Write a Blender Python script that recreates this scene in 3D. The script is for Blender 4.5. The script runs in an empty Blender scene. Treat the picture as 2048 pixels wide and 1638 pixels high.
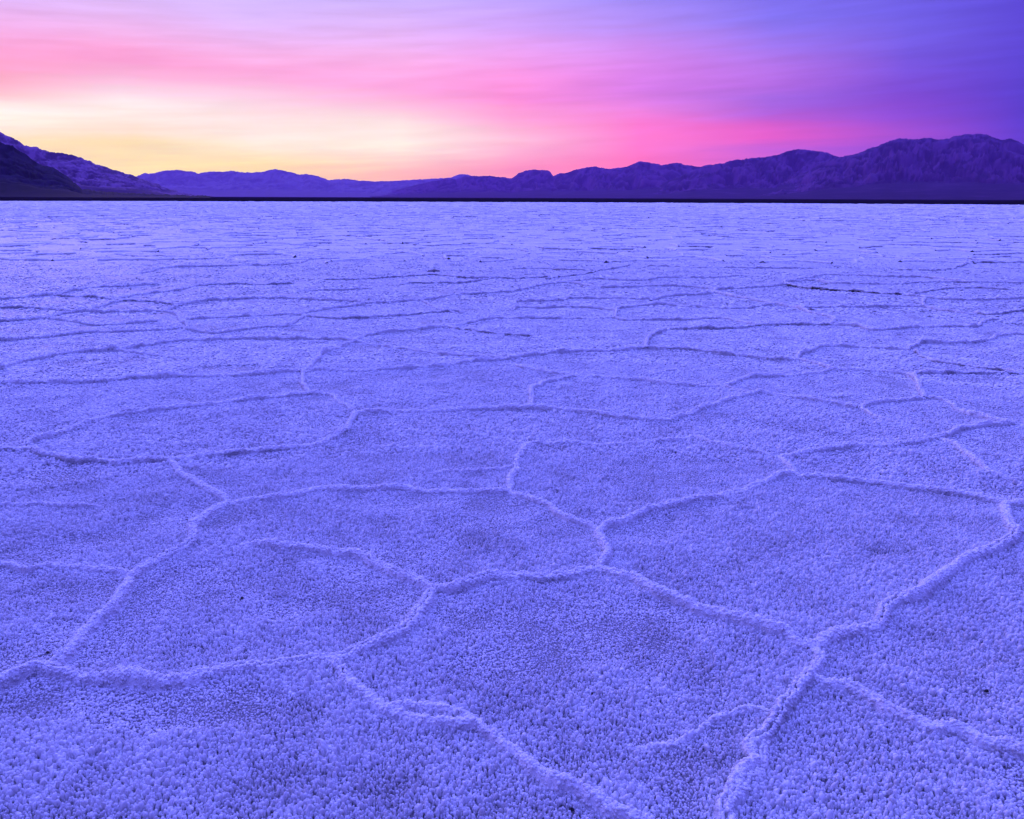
import bpy, math, random
import numpy as np
from mathutils import Matrix

C = bpy.context.scene.collection
SC = bpy.context.scene
R = math.radians
rng = np.random.default_rng(11)

# ------------------------------------------------------------------ camera
CAM_H = 1.5
LENS = 28.0
PITCH = math.degrees(math.atan(423.8 / (2048 * LENS / 36.0)))
ROLL = 0.21
cam_d = bpy.data.cameras.new('camera')
cam_d.lens = LENS
cam_d.sensor_width = 36.0
cam_d.clip_start = 0.05
cam_d.clip_end = 120000.0
cam = bpy.data.objects.new('camera', cam_d)
C.objects.link(cam)
CAM_M = (Matrix.Translation((0, 0, CAM_H)) @ Matrix.Rotation(R(90 - PITCH), 4, 'X') @ Matrix.Rotation(R(ROLL), 4, 'Z'))
cam.matrix_world = CAM_M
SC.camera = cam
F_PX = 2048 * LENS / 36.0
CAM_R = np.array(CAM_M.to_3x3())


def ray(px, py):
    """direction in the world of a point of the photograph (2048 x 1638)"""
    px = np.asarray(px, float); py = np.asarray(py, float)
    d = np.stack([(px - 1024) / F_PX, -(py - 819) / F_PX, -np.ones_like(px)], -1) @ CAM_R.T
    return d / np.linalg.norm(d, axis=-1, keepdims=True)


def ground_pt(px, py):
    d = ray(px, py)
    t = CAM_H / -d[..., 2]
    return d[..., :2] * t[..., None]


def to_px(x, y, z=0.0):
    p = np.stack([x, y, np.zeros_like(x) + z - CAM_H], -1) @ CAM_R
    w = np.maximum(-p[..., 2], 1e-6)
    px = 1024 + F_PX * p[..., 0] / w
    py = 819 - F_PX * p[..., 1] / w
    return np.where(p[..., 2] < -0.01, px, -9999.), np.where(p[..., 2] < -0.01, py, 9999.)


def az_el(px, py):
    d = ray(px, py)
    return np.arctan2(d[..., 0], d[..., 1]), np.arcsin(d[..., 2])


# ------------------------------------------------------------------ render settings
SC.render.engine = 'CYCLES'
SC.view_settings.view_transform = 'Standard'
SC.view_settings.look = 'None'
SC.view_settings.exposure = 0.0
SC.view_settings.gamma = 1.0
cy = SC.cycles
cy.use_denoising = True
cy.max_bounces = 6
cy.diffuse_bounces = 4
cy.volume_bounces = 1
cy.use_adaptive_sampling = True
cy.adaptive_threshold = 0.01

# ------------------------------------------------------------------ the sky at dusk
HAZE_TOP = 900.0
HAZE_HALF = 16500.0
HAZE_SIGMA = 3.6e-5
HAZE_GLOW = np.array([0.10, 0.045, 0.85])      # light the haze adds along a long path (used to set the sky behind it)


def lin(c):
    c = np.asarray(c, float) / 255.0
    return np.where(c <= 0.04045, c / 12.92, ((c + 0.055) / 1.055) ** 2.4)


SKY_COLS = [
    (0, [(0, (225, 182, 246)), (50, (246, 182, 236)), (100, (255, 165, 212)), (150, (255, 165, 195)), (190, (255, 200, 205)),
         (210, (255, 238, 232)), (235, (255, 248, 234)), (262, (255, 230, 208)), (285, (255, 224, 165)), (308, (255, 222, 70)), (396, (255, 212, 40))]),
    (250, [(0, (221, 189, 252)), (50, (240, 186, 240)), (100, (255, 165, 215)), (135, (255, 162, 211)), (165, (255, 195, 222)), (195, (255, 240, 240)),
           (215, (255, 241, 233)), (240, (255, 230, 215)), (268, (255, 226, 200)), (295, (255, 226, 150)), (320, (255, 226, 50)), (396, (255, 220, 40))]),
    (512, [(0, (214, 189, 255)), (60, (226, 186, 250)), (95, (248, 185, 236)), (140, (255, 170, 220)), (170, (255, 182, 222)), (195, (255, 212, 230)),
           (240, (255, 228, 222)), (280, (255, 238, 222)), (308, (255, 232, 196)), (332, (255, 224, 130)), (396, (255, 210, 90))]),
    (800, [(0, (203, 178, 255)), (70, (232, 184, 246)), (120, (253, 180, 235)), (170, (255, 165, 224)), (205, (255, 182, 218)), (232, (255, 218, 224)),
           (258, (255, 234, 226)), (300, (255, 237, 220)), (325, (255, 208, 196)), (342, (255, 186, 184)), (396, (255, 165, 170))]),
    (1024, [(0, (193, 165, 255)), (60, (214, 165, 250)), (110, (244, 165, 240)), (160, (255, 150, 225)), (205, (255, 146, 214)), (245, (255, 170, 212)),
            (280, (255, 194, 215)), (310, (255, 175, 204)), (335, (255, 150, 188)), (396, (255, 140, 180))]),
    (1280, [(0, (158, 138, 245)), (60, (187, 145, 246)), (110, (218, 140, 240)), (150, (220, 131, 235)), (190, (214, 124, 230)), (215, (236, 135, 226)),
            (250, (255, 122, 206)), (290, (255, 126, 205)), (320, (255, 118, 190)), (396, (255, 110, 180))]),
    (1536, [(0, (128, 114, 240)), (60, (136, 119, 240)), (110, (174, 120, 235)), (165, (186, 110, 225)), (195, (164, 105, 224)), (228, (172, 100, 220)),
            (252, (222, 98, 205)), (272, (240, 97, 195)), (292, (200, 100, 214)), (315, (208, 102, 210)), (396, (220, 100, 200))]),
    (1800, [(0, (112, 98, 231)), (80, (116, 96, 228)), (150, (122, 84, 218)), (200, (130, 76, 210)), (240, (146, 80, 210)), (266, (178, 86, 206)),
            (290, (150, 82, 210)), (396, (150, 80, 205))]),
    (2048, [(0, (90, 72, 212)), (100, (92, 72, 211)), (200, (88, 64, 199)), (270, (100, 66, 204)), (396, (105, 68, 200))]),
]
ZENITH = np.array([0.78, 0.88, 4.6])
FRONT_HI = np.array([0.92, 1.04, 5.2])      # the clear blue high over the afterglow
BACK_HI = np.array([0.14, 0.14, 1.1])      # the dark side of the sky, behind the camera


def through_haze(col, el, az):
    L = min(HAZE_TOP / max(math.sin(el), 1e-4), HAZE_HALF / max(abs(math.cos(az)), abs(math.sin(az)))) if el > 0 else HAZE_HALF
    T = math.exp(-HAZE_SIGMA * L)
    return np.maximum((np.asarray(col) - HAZE_GLOW * (1 - T)) / T, 0.004)


def sky_table():
    """for every azimuth a list of (elevation, colour)"""
    cols = []
    els = [R(e) for e in (0.05, 0.6, 1.1, 1.6, 2.1, 2.6, 3.2, 3.8, 4.4, 5.0, 5.6, 6.3, 7.0, 7.8, 8.6, 9.6, 10.8, 12.2, 13.8)]
    for x, stops in SKY_COLS:
        az = float(az_el(x, 200)[0])
        ys = np.array([s[0] for s in stops], float)
        ee = np.array([float(az_el(x, y)[1]) for y in ys])
        cc = np.array([lin(s[1]) for s in stops])
        tab = []
        o = np.argsort(ee)
        for e in els:
            c = np.array([np.interp(e, ee[o], cc[o, k]) for k in range(3)])
            tab.append((e, through_haze(c, e, az)))
        tab += [(R(28), FRONT_HI * 0.55 + 0.3 * lin(stops[0][1])), (R(48), FRONT_HI), (R(78), ZENITH)]
        cols.append((az, tab))
    def plain(az_deg, low, mid):
        low = np.asarray(low); mid = np.asarray(mid)
        tab = []
        for e in els:
            k = min(1.0, e / R(14))
            tab.append((e, through_haze(low * (1 - k) + mid * k, e, R(az_deg))))
        tab += [(R(28), BACK_HI * 0.45 + 0.4 * mid), (R(50), BACK_HI), (R(78), ZENITH)]
        return (R(az_deg), tab)
    back = plain(-180, (0.05, 0.045, 0.35), (0.08, 0.07, 0.55))
    lft = plain(-115, (0.10, 0.05, 0.35), (0.12, 0.08, 0.5))
    glow = (R(-55), cols[0][1])
    rgt = (R(70), plain(70, (0.08, 0.04, 0.45), (0.07, 0.04, 0.5))[1])
    backr = (R(180), back[1])
    return [back, lft, glow] + cols + [rgt, backr]


W = bpy.data.worlds.new('World')
SC.world = W
W.use_nodes = True
nt = W.node_tree
nt.nodes.clear()
L = nt.links


def nd(tree, typ, **kw):
    n = tree.nodes.new(typ)
    for k, v in kw.items():
        setattr(n, k, v)
    return n


def mth(tree, op, a, b=None, c=None):
    n = nd(tree, 'ShaderNodeMath', operation=op)
    for i, v in enumerate((a, b, c)):
        if v is None:
            continue
        if hasattr(v, 'is_linked') or hasattr(v, 'links'):
            tree.links.new(v, n.inputs[i])
        else:
            n.inputs[i].default_value = v
    return n.outputs[0]


tc = nd(nt, 'ShaderNodeTexCoord')
sep = nd(nt, 'ShaderNodeSeparateXYZ')
L.new(tc.outputs['Generated'], sep.inputs[0])
az0 = mth(nt, 'ARCTAN2', sep.outputs[0], sep.outputs[1])
el0 = mth(nt, 'ARCSINE', sep.outputs[2])
# wind-drawn streaks of cloud: the bands of colour are bent by a long flat noise
comb = nd(nt, 'ShaderNodeCombineXYZ')
L.new(mth(nt, 'MULTIPLY', az0, 2.2), comb.inputs[0])
L.new(mth(nt, 'ADD', mth(nt, 'MULTIPLY', el0, 26.0), mth(nt, 'MULTIPLY', az0, 1.2)), comb.inputs[1])
nz = nd(nt, 'ShaderNodeTexNoise')
nz.inputs['Scale'].default_value = 1.6
nz.inputs['Detail'].default_value = 5.0
nz.inputs['Roughness'].default_value = 0.5
L.new(comb.outputs[0], nz.inputs['Vector'])
nz2 = nd(nt, 'ShaderNodeTexNoise')
nz2.inputs['Scale'].default_value = 3.2
nz2.inputs['Detail'].default_value = 6.0
comb2 = nd(nt, 'ShaderNodeCombineXYZ')
L.new(mth(nt, 'MULTIPLY', az0, 2.6), comb2.inputs[0])
L.new(mth(nt, 'ADD', mth(nt, 'MULTIPLY', el0, 34.0), mth(nt, 'MULTIPLY', az0, -1.5)), comb2.inputs[1])
comb2.inputs[2].default_value = 4.7
L.new(comb2.outputs[0], nz2.inputs['Vector'])
warp = mth(nt, 'MULTIPLY', mth(nt, 'SUBTRACT', nz.outputs['Fac'], 0.5), 0.011)
warp2 = mth(nt, 'MULTIPLY', mth(nt, 'SUBTRACT', nz2.outputs['Fac'], 0.5), 0.016)
low = nd(nt, 'ShaderNodeMapRange')          # no bending right at the horizon
L.new(el0, low.inputs['Value'])
low.inputs['From Min'].default_value = R(0.8)
low.inputs['From Max'].default_value = R(4.0)
el1 = mth(nt, 'ADD', el0, mth(nt, 'MULTIPLY', mth(nt, 'ADD', warp, warp2), low.outputs[0]))
az1 = mth(nt, 'ADD', az0, mth(nt, 'MULTIPLY', warp, 2.2))
fac = mth(nt, 'DIVIDE', el1, math.pi / 2)
SCALE = 12.0
prev = None
for i, (az, tab) in enumerate(sky_table()):
    rp = nd(nt, 'ShaderNodeValToRGB')
    el_ = rp.color_ramp.elements
    while len(el_) < len(tab):
        el_.new(0.5)
    for e, (ang, c) in zip(el_, tab):
        e.position = 0.0
    for k, (ang, c) in enumerate(tab):
        el_[k].position = ang / (math.pi / 2)
        el_[k].color = (*(np.minimum(c, 11.9) / SCALE), 1)
    L.new(fac, rp.inputs[0])
    if prev is None:
        prev = rp.outputs[0]
    else:
        mr = nd(nt, 'ShaderNodeMapRange')
        L.new(az1, mr.inputs['Value'])
        mr.inputs['From Min'].default_value = last_az
        mr.inputs['From Max'].default_value = az
        mx = nd(nt, 'ShaderNodeMix', data_type='RGBA')
        L.new(mr.outputs[0], mx.inputs['Factor'])
        L.new(prev, mx.inputs['A'])
        L.new(rp.outputs[0], mx.inputs['B'])
        prev = mx.outputs['Result']
    last_az = az
# faint brightness of the streaks
st = nd(nt, 'ShaderNodeMapRange')
L.new(nz2.outputs['Fac'], st.inputs['Value'])
st.inputs['From Min'].default_value = 0.3
st.inputs['From Max'].default_value = 0.7
st.inputs['To Min'].default_value = 0.92
st.inputs['To Max'].default_value = 1.08
bg = nd(nt, 'ShaderNodeBackground')
L.new(prev, bg.inputs['Color'])
L.new(mth(nt, 'MULTIPLY', st.outputs[0], SCALE), bg.inputs['Strength'])
out = nd(nt, 'ShaderNodeOutputWorld')
L.new(bg.outputs[0], out.inputs['Surface'])

# the afterglow of the sun that has set behind the left mountain
sun_d = bpy.data.lights.new('sun', 'SUN')
sun_d.energy = 0.45
sun_d.angle = R(24)
sun_d.color = (1.0, 0.62, 0.72)
sun = bpy.data.objects.new('sun', sun_d)
sun.rotation_euler = (R(90 - 11), 0, R(180 + 36))     # low in the left, ahead
C.objects.link(sun)

# ------------------------------------------------------------------ numpy noise


def hsh(ix, iy, s):
    h = (ix.astype(np.int64) * 374761393 + iy.astype(np.int64) * 668265263 + s * 974711) & 0xFFFFFFFF
    h = ((h ^ (h >> 13)) * 1274126177) & 0xFFFFFFFF
    h = ((h ^ (h >> 16)) * 2246822519) & 0xFFFFFFFF
    return ((h ^ (h >> 15)) & 0xFFFFFF) / float(0xFFFFFF)


def vnoise(x, y, s=0):
    x = np.asarray(x, float); y = np.asarray(y, float)
    ix = np.floor(x); iy = np.floor(y)
    fx = x - ix; fy = y - iy
    ux = fx * fx * fx * (fx * (fx * 6 - 15) + 10); uy = fy * fy * fy * (fy * (fy * 6 - 15) + 10)
    a = hsh(ix, iy, s); b = hsh(ix + 1, iy, s); c = hsh(ix, iy + 1, s); d = hsh(ix + 1, iy + 1, s)
    return (a * (1 - ux) + b * ux) * (1 - uy) + (c * (1 - ux) + d * ux) * uy


def fbm(x, y, s=0, o=4, g=0.5):
    t = 0; a = 1; n = 0
    for k in range(o):
        t = t + a * vnoise(x * 2 ** k + 17.3 * k, y * 2 ** k - 9.1 * k, s + k); n += a; a *= g
    return t / n


def worley(x, y, s=0):
    ix = np.floor(x); iy = np.floor(y)
    best = np.full(np.shape(x), 9.0)
    for dx in (-1, 0, 1):
        for dy in (-1, 0, 1):
            cx = ix + dx; cy_ = iy + dy
            px = cx + hsh(cx, cy_, s); py = cy_ + hsh(cx, cy_, s + 5)
            best = np.minimum(best, (px - x) ** 2 + (py - y) ** 2)
    return np.sqrt(best)


def gh(x, y):
    """height of the salt crust"""
    d = np.hypot(x, y)
    f = np.clip((60 - d) / 40, 0.15, 1)
    return f * (0.020 * (fbm(x / 1.7 + 3, y / 1.7, 21, 3) - 0.5) + 0.006 * (fbm(x / 0.22, y / 0.22, 31, 2) - 0.5))


# ------------------------------------------------------------------ mesh helpers
def mesh_np(name, v, quads, mats, smooth=True, attrs=None, mat_idx=None):
    me = bpy.data.meshes.new(name)
    v = np.ascontiguousarray(v, np.float32); quads = np.ascontiguousarray(quads, np.int32)
    me.vertices.add(len(v)); me.vertices.foreach_set('co', v.ravel())
    me.loops.add(quads.size); me.loops.foreach_set('vertex_index', quads.ravel())
    me.polygons.add(len(quads))
    me.polygons.foreach_set('loop_start', np.arange(0, quads.size, quads.shape[1], dtype=np.int32))
    me.polygons.foreach_set('use_smooth', np.full(len(quads), smooth))
    for m in mats:
        me.materials.append(m)
    if mat_idx is not None:
        me.polygons.foreach_set('material_index', np.ascontiguousarray(mat_idx, np.int32))
    for k, a in (attrs or {}).items():
        at = me.attributes.new(k, 'FLOAT', 'POINT'); at.data.foreach_set('value', np.ascontiguousarray(a, np.float32))
    me.update(calc_edges=True)
    return me


def link(name, me, label=None, cat=None, group=None, kind=None, parent=None):
    o = bpy.data.objects.new(name, me)
    C.objects.link(o)
    if label: o['label'] = label
    if cat: o['category'] = cat
    if group: o['group'] = group
    if kind: o['kind'] = kind
    if parent: o.parent = parent
    return o


def grid_quads(nr, nc):
    i = np.arange((nr - 1) * nc).reshape(nr - 1, nc)[:, :-1].ravel()
    return np.stack([i, i + 1, i + nc + 1, i + nc], 1)


# ------------------------------------------------------------------ materials
def new_mat(name):
    m = bpy.data.materials.new(name)
    m.use_nodes = True
    t = m.node_tree
    b = t.nodes['Principled BSDF']
    b.inputs['Specular IOR Level'].default_value = 0.25
    return m, t, b


def ramp(t, src, stops):
    r = nd(t, 'ShaderNodeValToRGB')
    e = r.color_ramp.elements
    while len(e) < len(stops):
        e.new(0.5)
    for k, (p, c) in enumerate(stops):
        e[k].position = p; e[k].color = (*c, 1)
    t.links.new(src, r.inputs[0])
    return r.outputs[0]


def noise(t, scale, detail=4, rough=0.55, vec=None, sx=None):
    g = nd(t, 'ShaderNodeTexCoord')
    n = nd(t, 'ShaderNodeTexNoise')
    n.inputs['Scale'].default_value = scale
    n.inputs['Detail'].default_value = detail
    n.inputs['Roughness'].default_value = rough
    if sx:
        mp = nd(t, 'ShaderNodeMapping')
        mp.inputs['Scale'].default_value = sx
        t.links.new(g.outputs['Object'], mp.inputs[0])
        t.links.new(mp.outputs[0], n.inputs['Vector'])
    else:
        t.links.new(g.outputs['Object'], n.inputs['Vector'])
    return n.outputs['Fac']


def mixc(t, f, a, b, blend='MIX'):
    m = nd(t, 'ShaderNodeMix', data_type='RGBA', blend_type=blend)
    for s, v in (('Factor', f), ('A', a), ('B', b)):
        if hasattr(v, 'links'):
            t.links.new(v, m.inputs[s])
        elif isinstance(v, (int, float)):
            m.inputs[s].default_value = v
        else:
            m.inputs[s].default_value = (*v, 1)
    return m.outputs['Result']


def bump(t, b, h, dist, strength=1.0):
    n = nd(t, 'ShaderNodeBump')
    n.inputs['Distance'].default_value = dist
    n.inputs['Strength'].default_value = strength
    t.links.new(h, n.inputs['Height'])
    t.links.new(n.outputs[0], b.inputs['Normal'])


# salt crust sheet
M_SALT, t, b = new_mat('salt_crust')
col = ramp(t, noise(t, 0.9, 6, 0.6), [(0.3, (0.46, 0.45, 0.46)), (0.65, (0.70, 0.69, 0.70))])
col = mixc(t, ramp(t, noise(t, 55, 3), [(0.45, (0, 0, 0)), (0.7, (0.5, 0.5, 0.5))]), col, (0.36, 0.34, 0.34))
# scattered damp brown mud coming through far out
col = mixc(t, ramp(t, noise(t, 0.35, 8, 0.7, sx=(1, 0.6, 1)), [(0.66, (0, 0, 0)), (0.74, (0.75, 0.75, 0.75))]), col, (0.20, 0.15, 0.14))
cov = nd(t, 'ShaderNodeAttribute', attribute_name='gap_shade')  # darkens the crust under near crystals: shade of the gaps, put into colour
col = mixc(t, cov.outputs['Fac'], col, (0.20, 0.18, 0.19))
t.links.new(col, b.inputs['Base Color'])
b.inputs['Roughness'].default_value = 0.6
b.inputs['Specular IOR Level'].default_value = 0.5
bump(t, b, noise(t, 70, 4, 0.7), 0.012)

# crystals
M_NUB, t, b = new_mat('salt_crystal')
oi = nd(t, 'ShaderNodeObjectInfo')
col = mixc(t, oi.outputs['Random'], (0.58, 0.57, 0.58), (0.80, 0.79, 0.80))
geo = nd(t, 'ShaderNodeNewGeometry')
pn = nd(t, 'ShaderNodeTexNoise')
pn.inputs['Scale'].default_value = 2.6
pn.inputs['Detail'].default_value = 5
pn.inputs['Roughness'].default_value = 0.62
t.links.new(geo.outputs['Position'], pn.inputs['Vector'])
col = mixc(t, ramp(t, pn.outputs['Fac'], [(0.34, (0.55, 0.55, 0.55)), (0.52, (0, 0, 0))]), col, (0.46, 0.44, 0.46))
col = mixc(t, ramp(t, noise(t, 900, 2), [(0.4, (0, 0, 0)), (0.75, (0.35, 0.35, 0.35))]), col, (0.55, 0.54, 0.55))
t.links.new(col, b.inputs['Base Color'])
b.inputs['Roughness'].default_value = 0.5
b.inputs['Specular IOR Level'].default_value = 0.5

# ridges: paler, faintly stained salt, dark mud where the broken crust shows its underside
M_RIDGE, t, b = new_mat('salt_ridge')
col = ramp(t, noise(t, 9, 5, 0.6), [(0.25, (0.80, 0.74, 0.74)), (0.5, (0.90, 0.88, 0.88))])
at = nd(t, 'ShaderNodeAttribute', attribute_name='mud')
ridge_shade = nd(t, 'ShaderNodeAttribute', attribute_name='ridge_shade')  # darkens flanks and cracks: shade put into the colour
col = mixc(t, mth(t, 'MULTIPLY', ridge_shade.outputs['Fac'], ramp(t, noise(t, 14, 5, 0.6), [(0.25, (0.35, 0.35, 0.35)), (0.55, (1, 1, 1))])), col, (0.20, 0.165, 0.17))
mudf = mth(t, 'MULTIPLY', at.outputs['Fac'], ramp(t, noise(t, 5, 5, 0.65), [(0.42, (0, 0, 0)), (0.56, (1, 1, 1))]))
col = mixc(t, mudf, col, (0.040, 0.028, 0.028))
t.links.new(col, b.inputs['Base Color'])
b.inputs['Roughness'].default_value = 0.7
bump(t, b, noise(t, 160, 4, 0.7), 0.006)

# dark clay of the flat beyond the salt
M_MUD, t, b = new_mat('dark_mud')
col = ramp(t, noise(t, 0.02, 8, 0.7, sx=(0.5, 1, 1)), [(0.35, (0.006, 0.005, 0.007)), (0.7, (0.015, 0.011, 0.016))])
t.links.new(col, b.inputs['Base Color'])
b.inputs['Roughness'].default_value = 1.0
b.inputs['Specular IOR Level'].default_value = 0.0

M_CLOD, t, b = new_mat('mud_clod')
col = ramp(t, noise(t, 60, 5, 0.7), [(0.42, (0.03, 0.022, 0.026)), (0.55, (0.14, 0.11, 0.12)), (0.64, (0.55, 0.53, 0.55))])
t.links.new(col, b.inputs['Base Color'])
b.inputs['Roughness'].default_value = 0.85
M_STONE, t, b = new_mat('dark_stone')
col = ramp(t, noise(t, 250, 4), [(0.4, (0.012, 0.010, 0.012)), (0.7, (0.05, 0.04, 0.045))])
t.links.new(col, b.inputs['Base Color'])
b.inputs['Roughness'].default_value = 0.7

# ------------------------------------------------------------------ ground
# one dark clay sheet to the horizon
v = []
rr = np.concatenate([[0.0001], np.geomspace(60, 60000, 60)])
aa = np.linspace(-math.pi, math.pi, 145)
G = np.stack(np.meshgrid(rr, aa, indexing='ij'), -1)
X = G[..., 0] * np.sin(G[..., 1]); Y = G[..., 0] * np.cos(G[..., 1])
v = np.stack([X, Y, np.full_like(X, -0.12)], -1).reshape(-1, 3)
link('ground', mesh_np('ground', v, grid_quads(len(rr), len(aa))[:, ::-1], [M_MUD]),
     'dark bare clay flat stretching beyond the salt to the foot of the mountains', 'ground', kind='structure')

# the salt crust: fine where the view falls, coarse behind
A1 = R(52)
aa = np.concatenate([np.linspace(-math.pi, -A1, 40)[:-1], np.linspace(-A1, A1, 1100), np.linspace(A1, math.pi, 40)[1:]])
rr = np.concatenate([[0.05, 0.4], np.geomspace(0.8, 8, 200)[:-1], np.geomspace(8, 70, 460)[:-1], np.geomspace(70, 290, 120)])
A_, R_ = np.meshgrid(aa, rr)
edge = 268 + 80 * (fbm(aa * 4 + 20, aa * 0 + 2, 5, 4) - 0.5) - 14 * np.sin(aa * 1.5)
edge[-1] = edge[0]
R2 = np.where(R_ > 70, 70 + (R_ - 70) * (edge[None, :] - 70) / 220.0, R_)
X = R2 * np.sin(A_); Y = R2 * np.cos(A_)
Z = gh(X, Y)
spk = hsh(np.round(X * 997), np.round(Y * 991), 77) - 0.5
amp = np.clip((R2 - 5) / 6, 0, 1) * np.clip(1.0 + (R2 - 12) / 16, 1, 3.2)
Z = Z + amp * (0.012 * spk + 0.012 * (vnoise(X / 0.09, Y / 0.14, 88) - 0.5) + 0.012 * (vnoise(X / 0.35, Y / 0.5, 89) - 0.5))
Z = np.where(np.abs(A_) > A1, 0, Z)
Z[-1] = -0.13
link('salt_flat', mesh_np('salt_flat', np.stack([X, Y, Z], -1).reshape(-1, 3), grid_quads(len(rr), len(aa))[:, ::-1], [M_SALT], attrs={'gap_shade': (np.interp(R2, [0, 8, 24], [.95, .8, 0]) * (np.abs(A_) < A1)).ravel()}),
     'wide white salt flat running from the foreground to the dark horizon line', 'salt flat', kind='structure')

# ------------------------------------------------------------------ mask of ridges (for the crystals)
MX0, MX1, MY0, MY1, MS = -13.0, 13.0, 0.5, 12.5, 0.01
mask = np.zeros((int((MY1 - MY0) / MS), int((MX1 - MX0) / MS)), np.uint8)


def stamp(pts, rad):
    for (x, y), r_ in zip(pts, rad):
        i0 = int((x - r_ - MX0) / MS); i1 = int((x + r_ - MX0) / MS) + 1
        j0 = int((y - r_ - MY0) / MS); j1 = int((y + r_ - MY0) / MS) + 1
        if i1 < 0 or j1 < 0 or i0 >= mask.shape[1] or j0 >= mask.shape[0]:
            continue
        i0 = max(i0, 0); j0 = max(j0, 0)
        sub = mask[j0:j1, i0:i1]
        jj, ii = np.mgrid[j0:j0 + sub.shape[0], i0:i0 + sub.shape[1]]
        sub[((ii + 0.5) * MS + MX0 - x) ** 2 + ((jj + 0.5) * MS + MY0 - y) ** 2 < r_ * r_] = 1


# ------------------------------------------------------------------ salt ridges
def smooth_line(p, ds0):
    """Catmull-Rom through the points, resampled"""
    p = np.asarray(p, float)
    q = np.vstack([2 * p[0] - p[1], p, 2 * p[-1] - p[-2]])
    outp = []
    for i in range(1, len(q) - 2):
        u = np.linspace(0, 1, 16, endpoint=False)[:, None]
        a, b_, c, d = q[i - 1], q[i], q[i + 1], q[i + 2]
        outp.append(0.5 * (2 * b_ + (c - a) * u + (2 * a - 5 * b_ + 4 * c - d) * u ** 2 + (-a + 3 * b_ - 3 * c + d) * u ** 3))
    outp = np.vstack(outp + [p[-1:]])
    seg = np.hypot(*np.diff(outp, axis=0).T)
    s = np.concatenate([[0], np.cumsum(seg)])
    dist = np.hypot(*outp.T)
    step = np.clip(ds0 * np.maximum(dist, 1.5), 0.004, 0.022)
    # parameter along which steps are even
    q_ = np.concatenate([[0], np.cumsum(seg / (0.5 * (step[1:] + step[:-1])))])
    n = max(6, int(q_[-1]))
    sq = np.interp(np.linspace(0, q_[-1], n), q_, s)
    return np.stack([np.interp(sq, s, outp[:, 0]), np.interp(sq, s, outp[:, 1])], 1), sq


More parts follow.
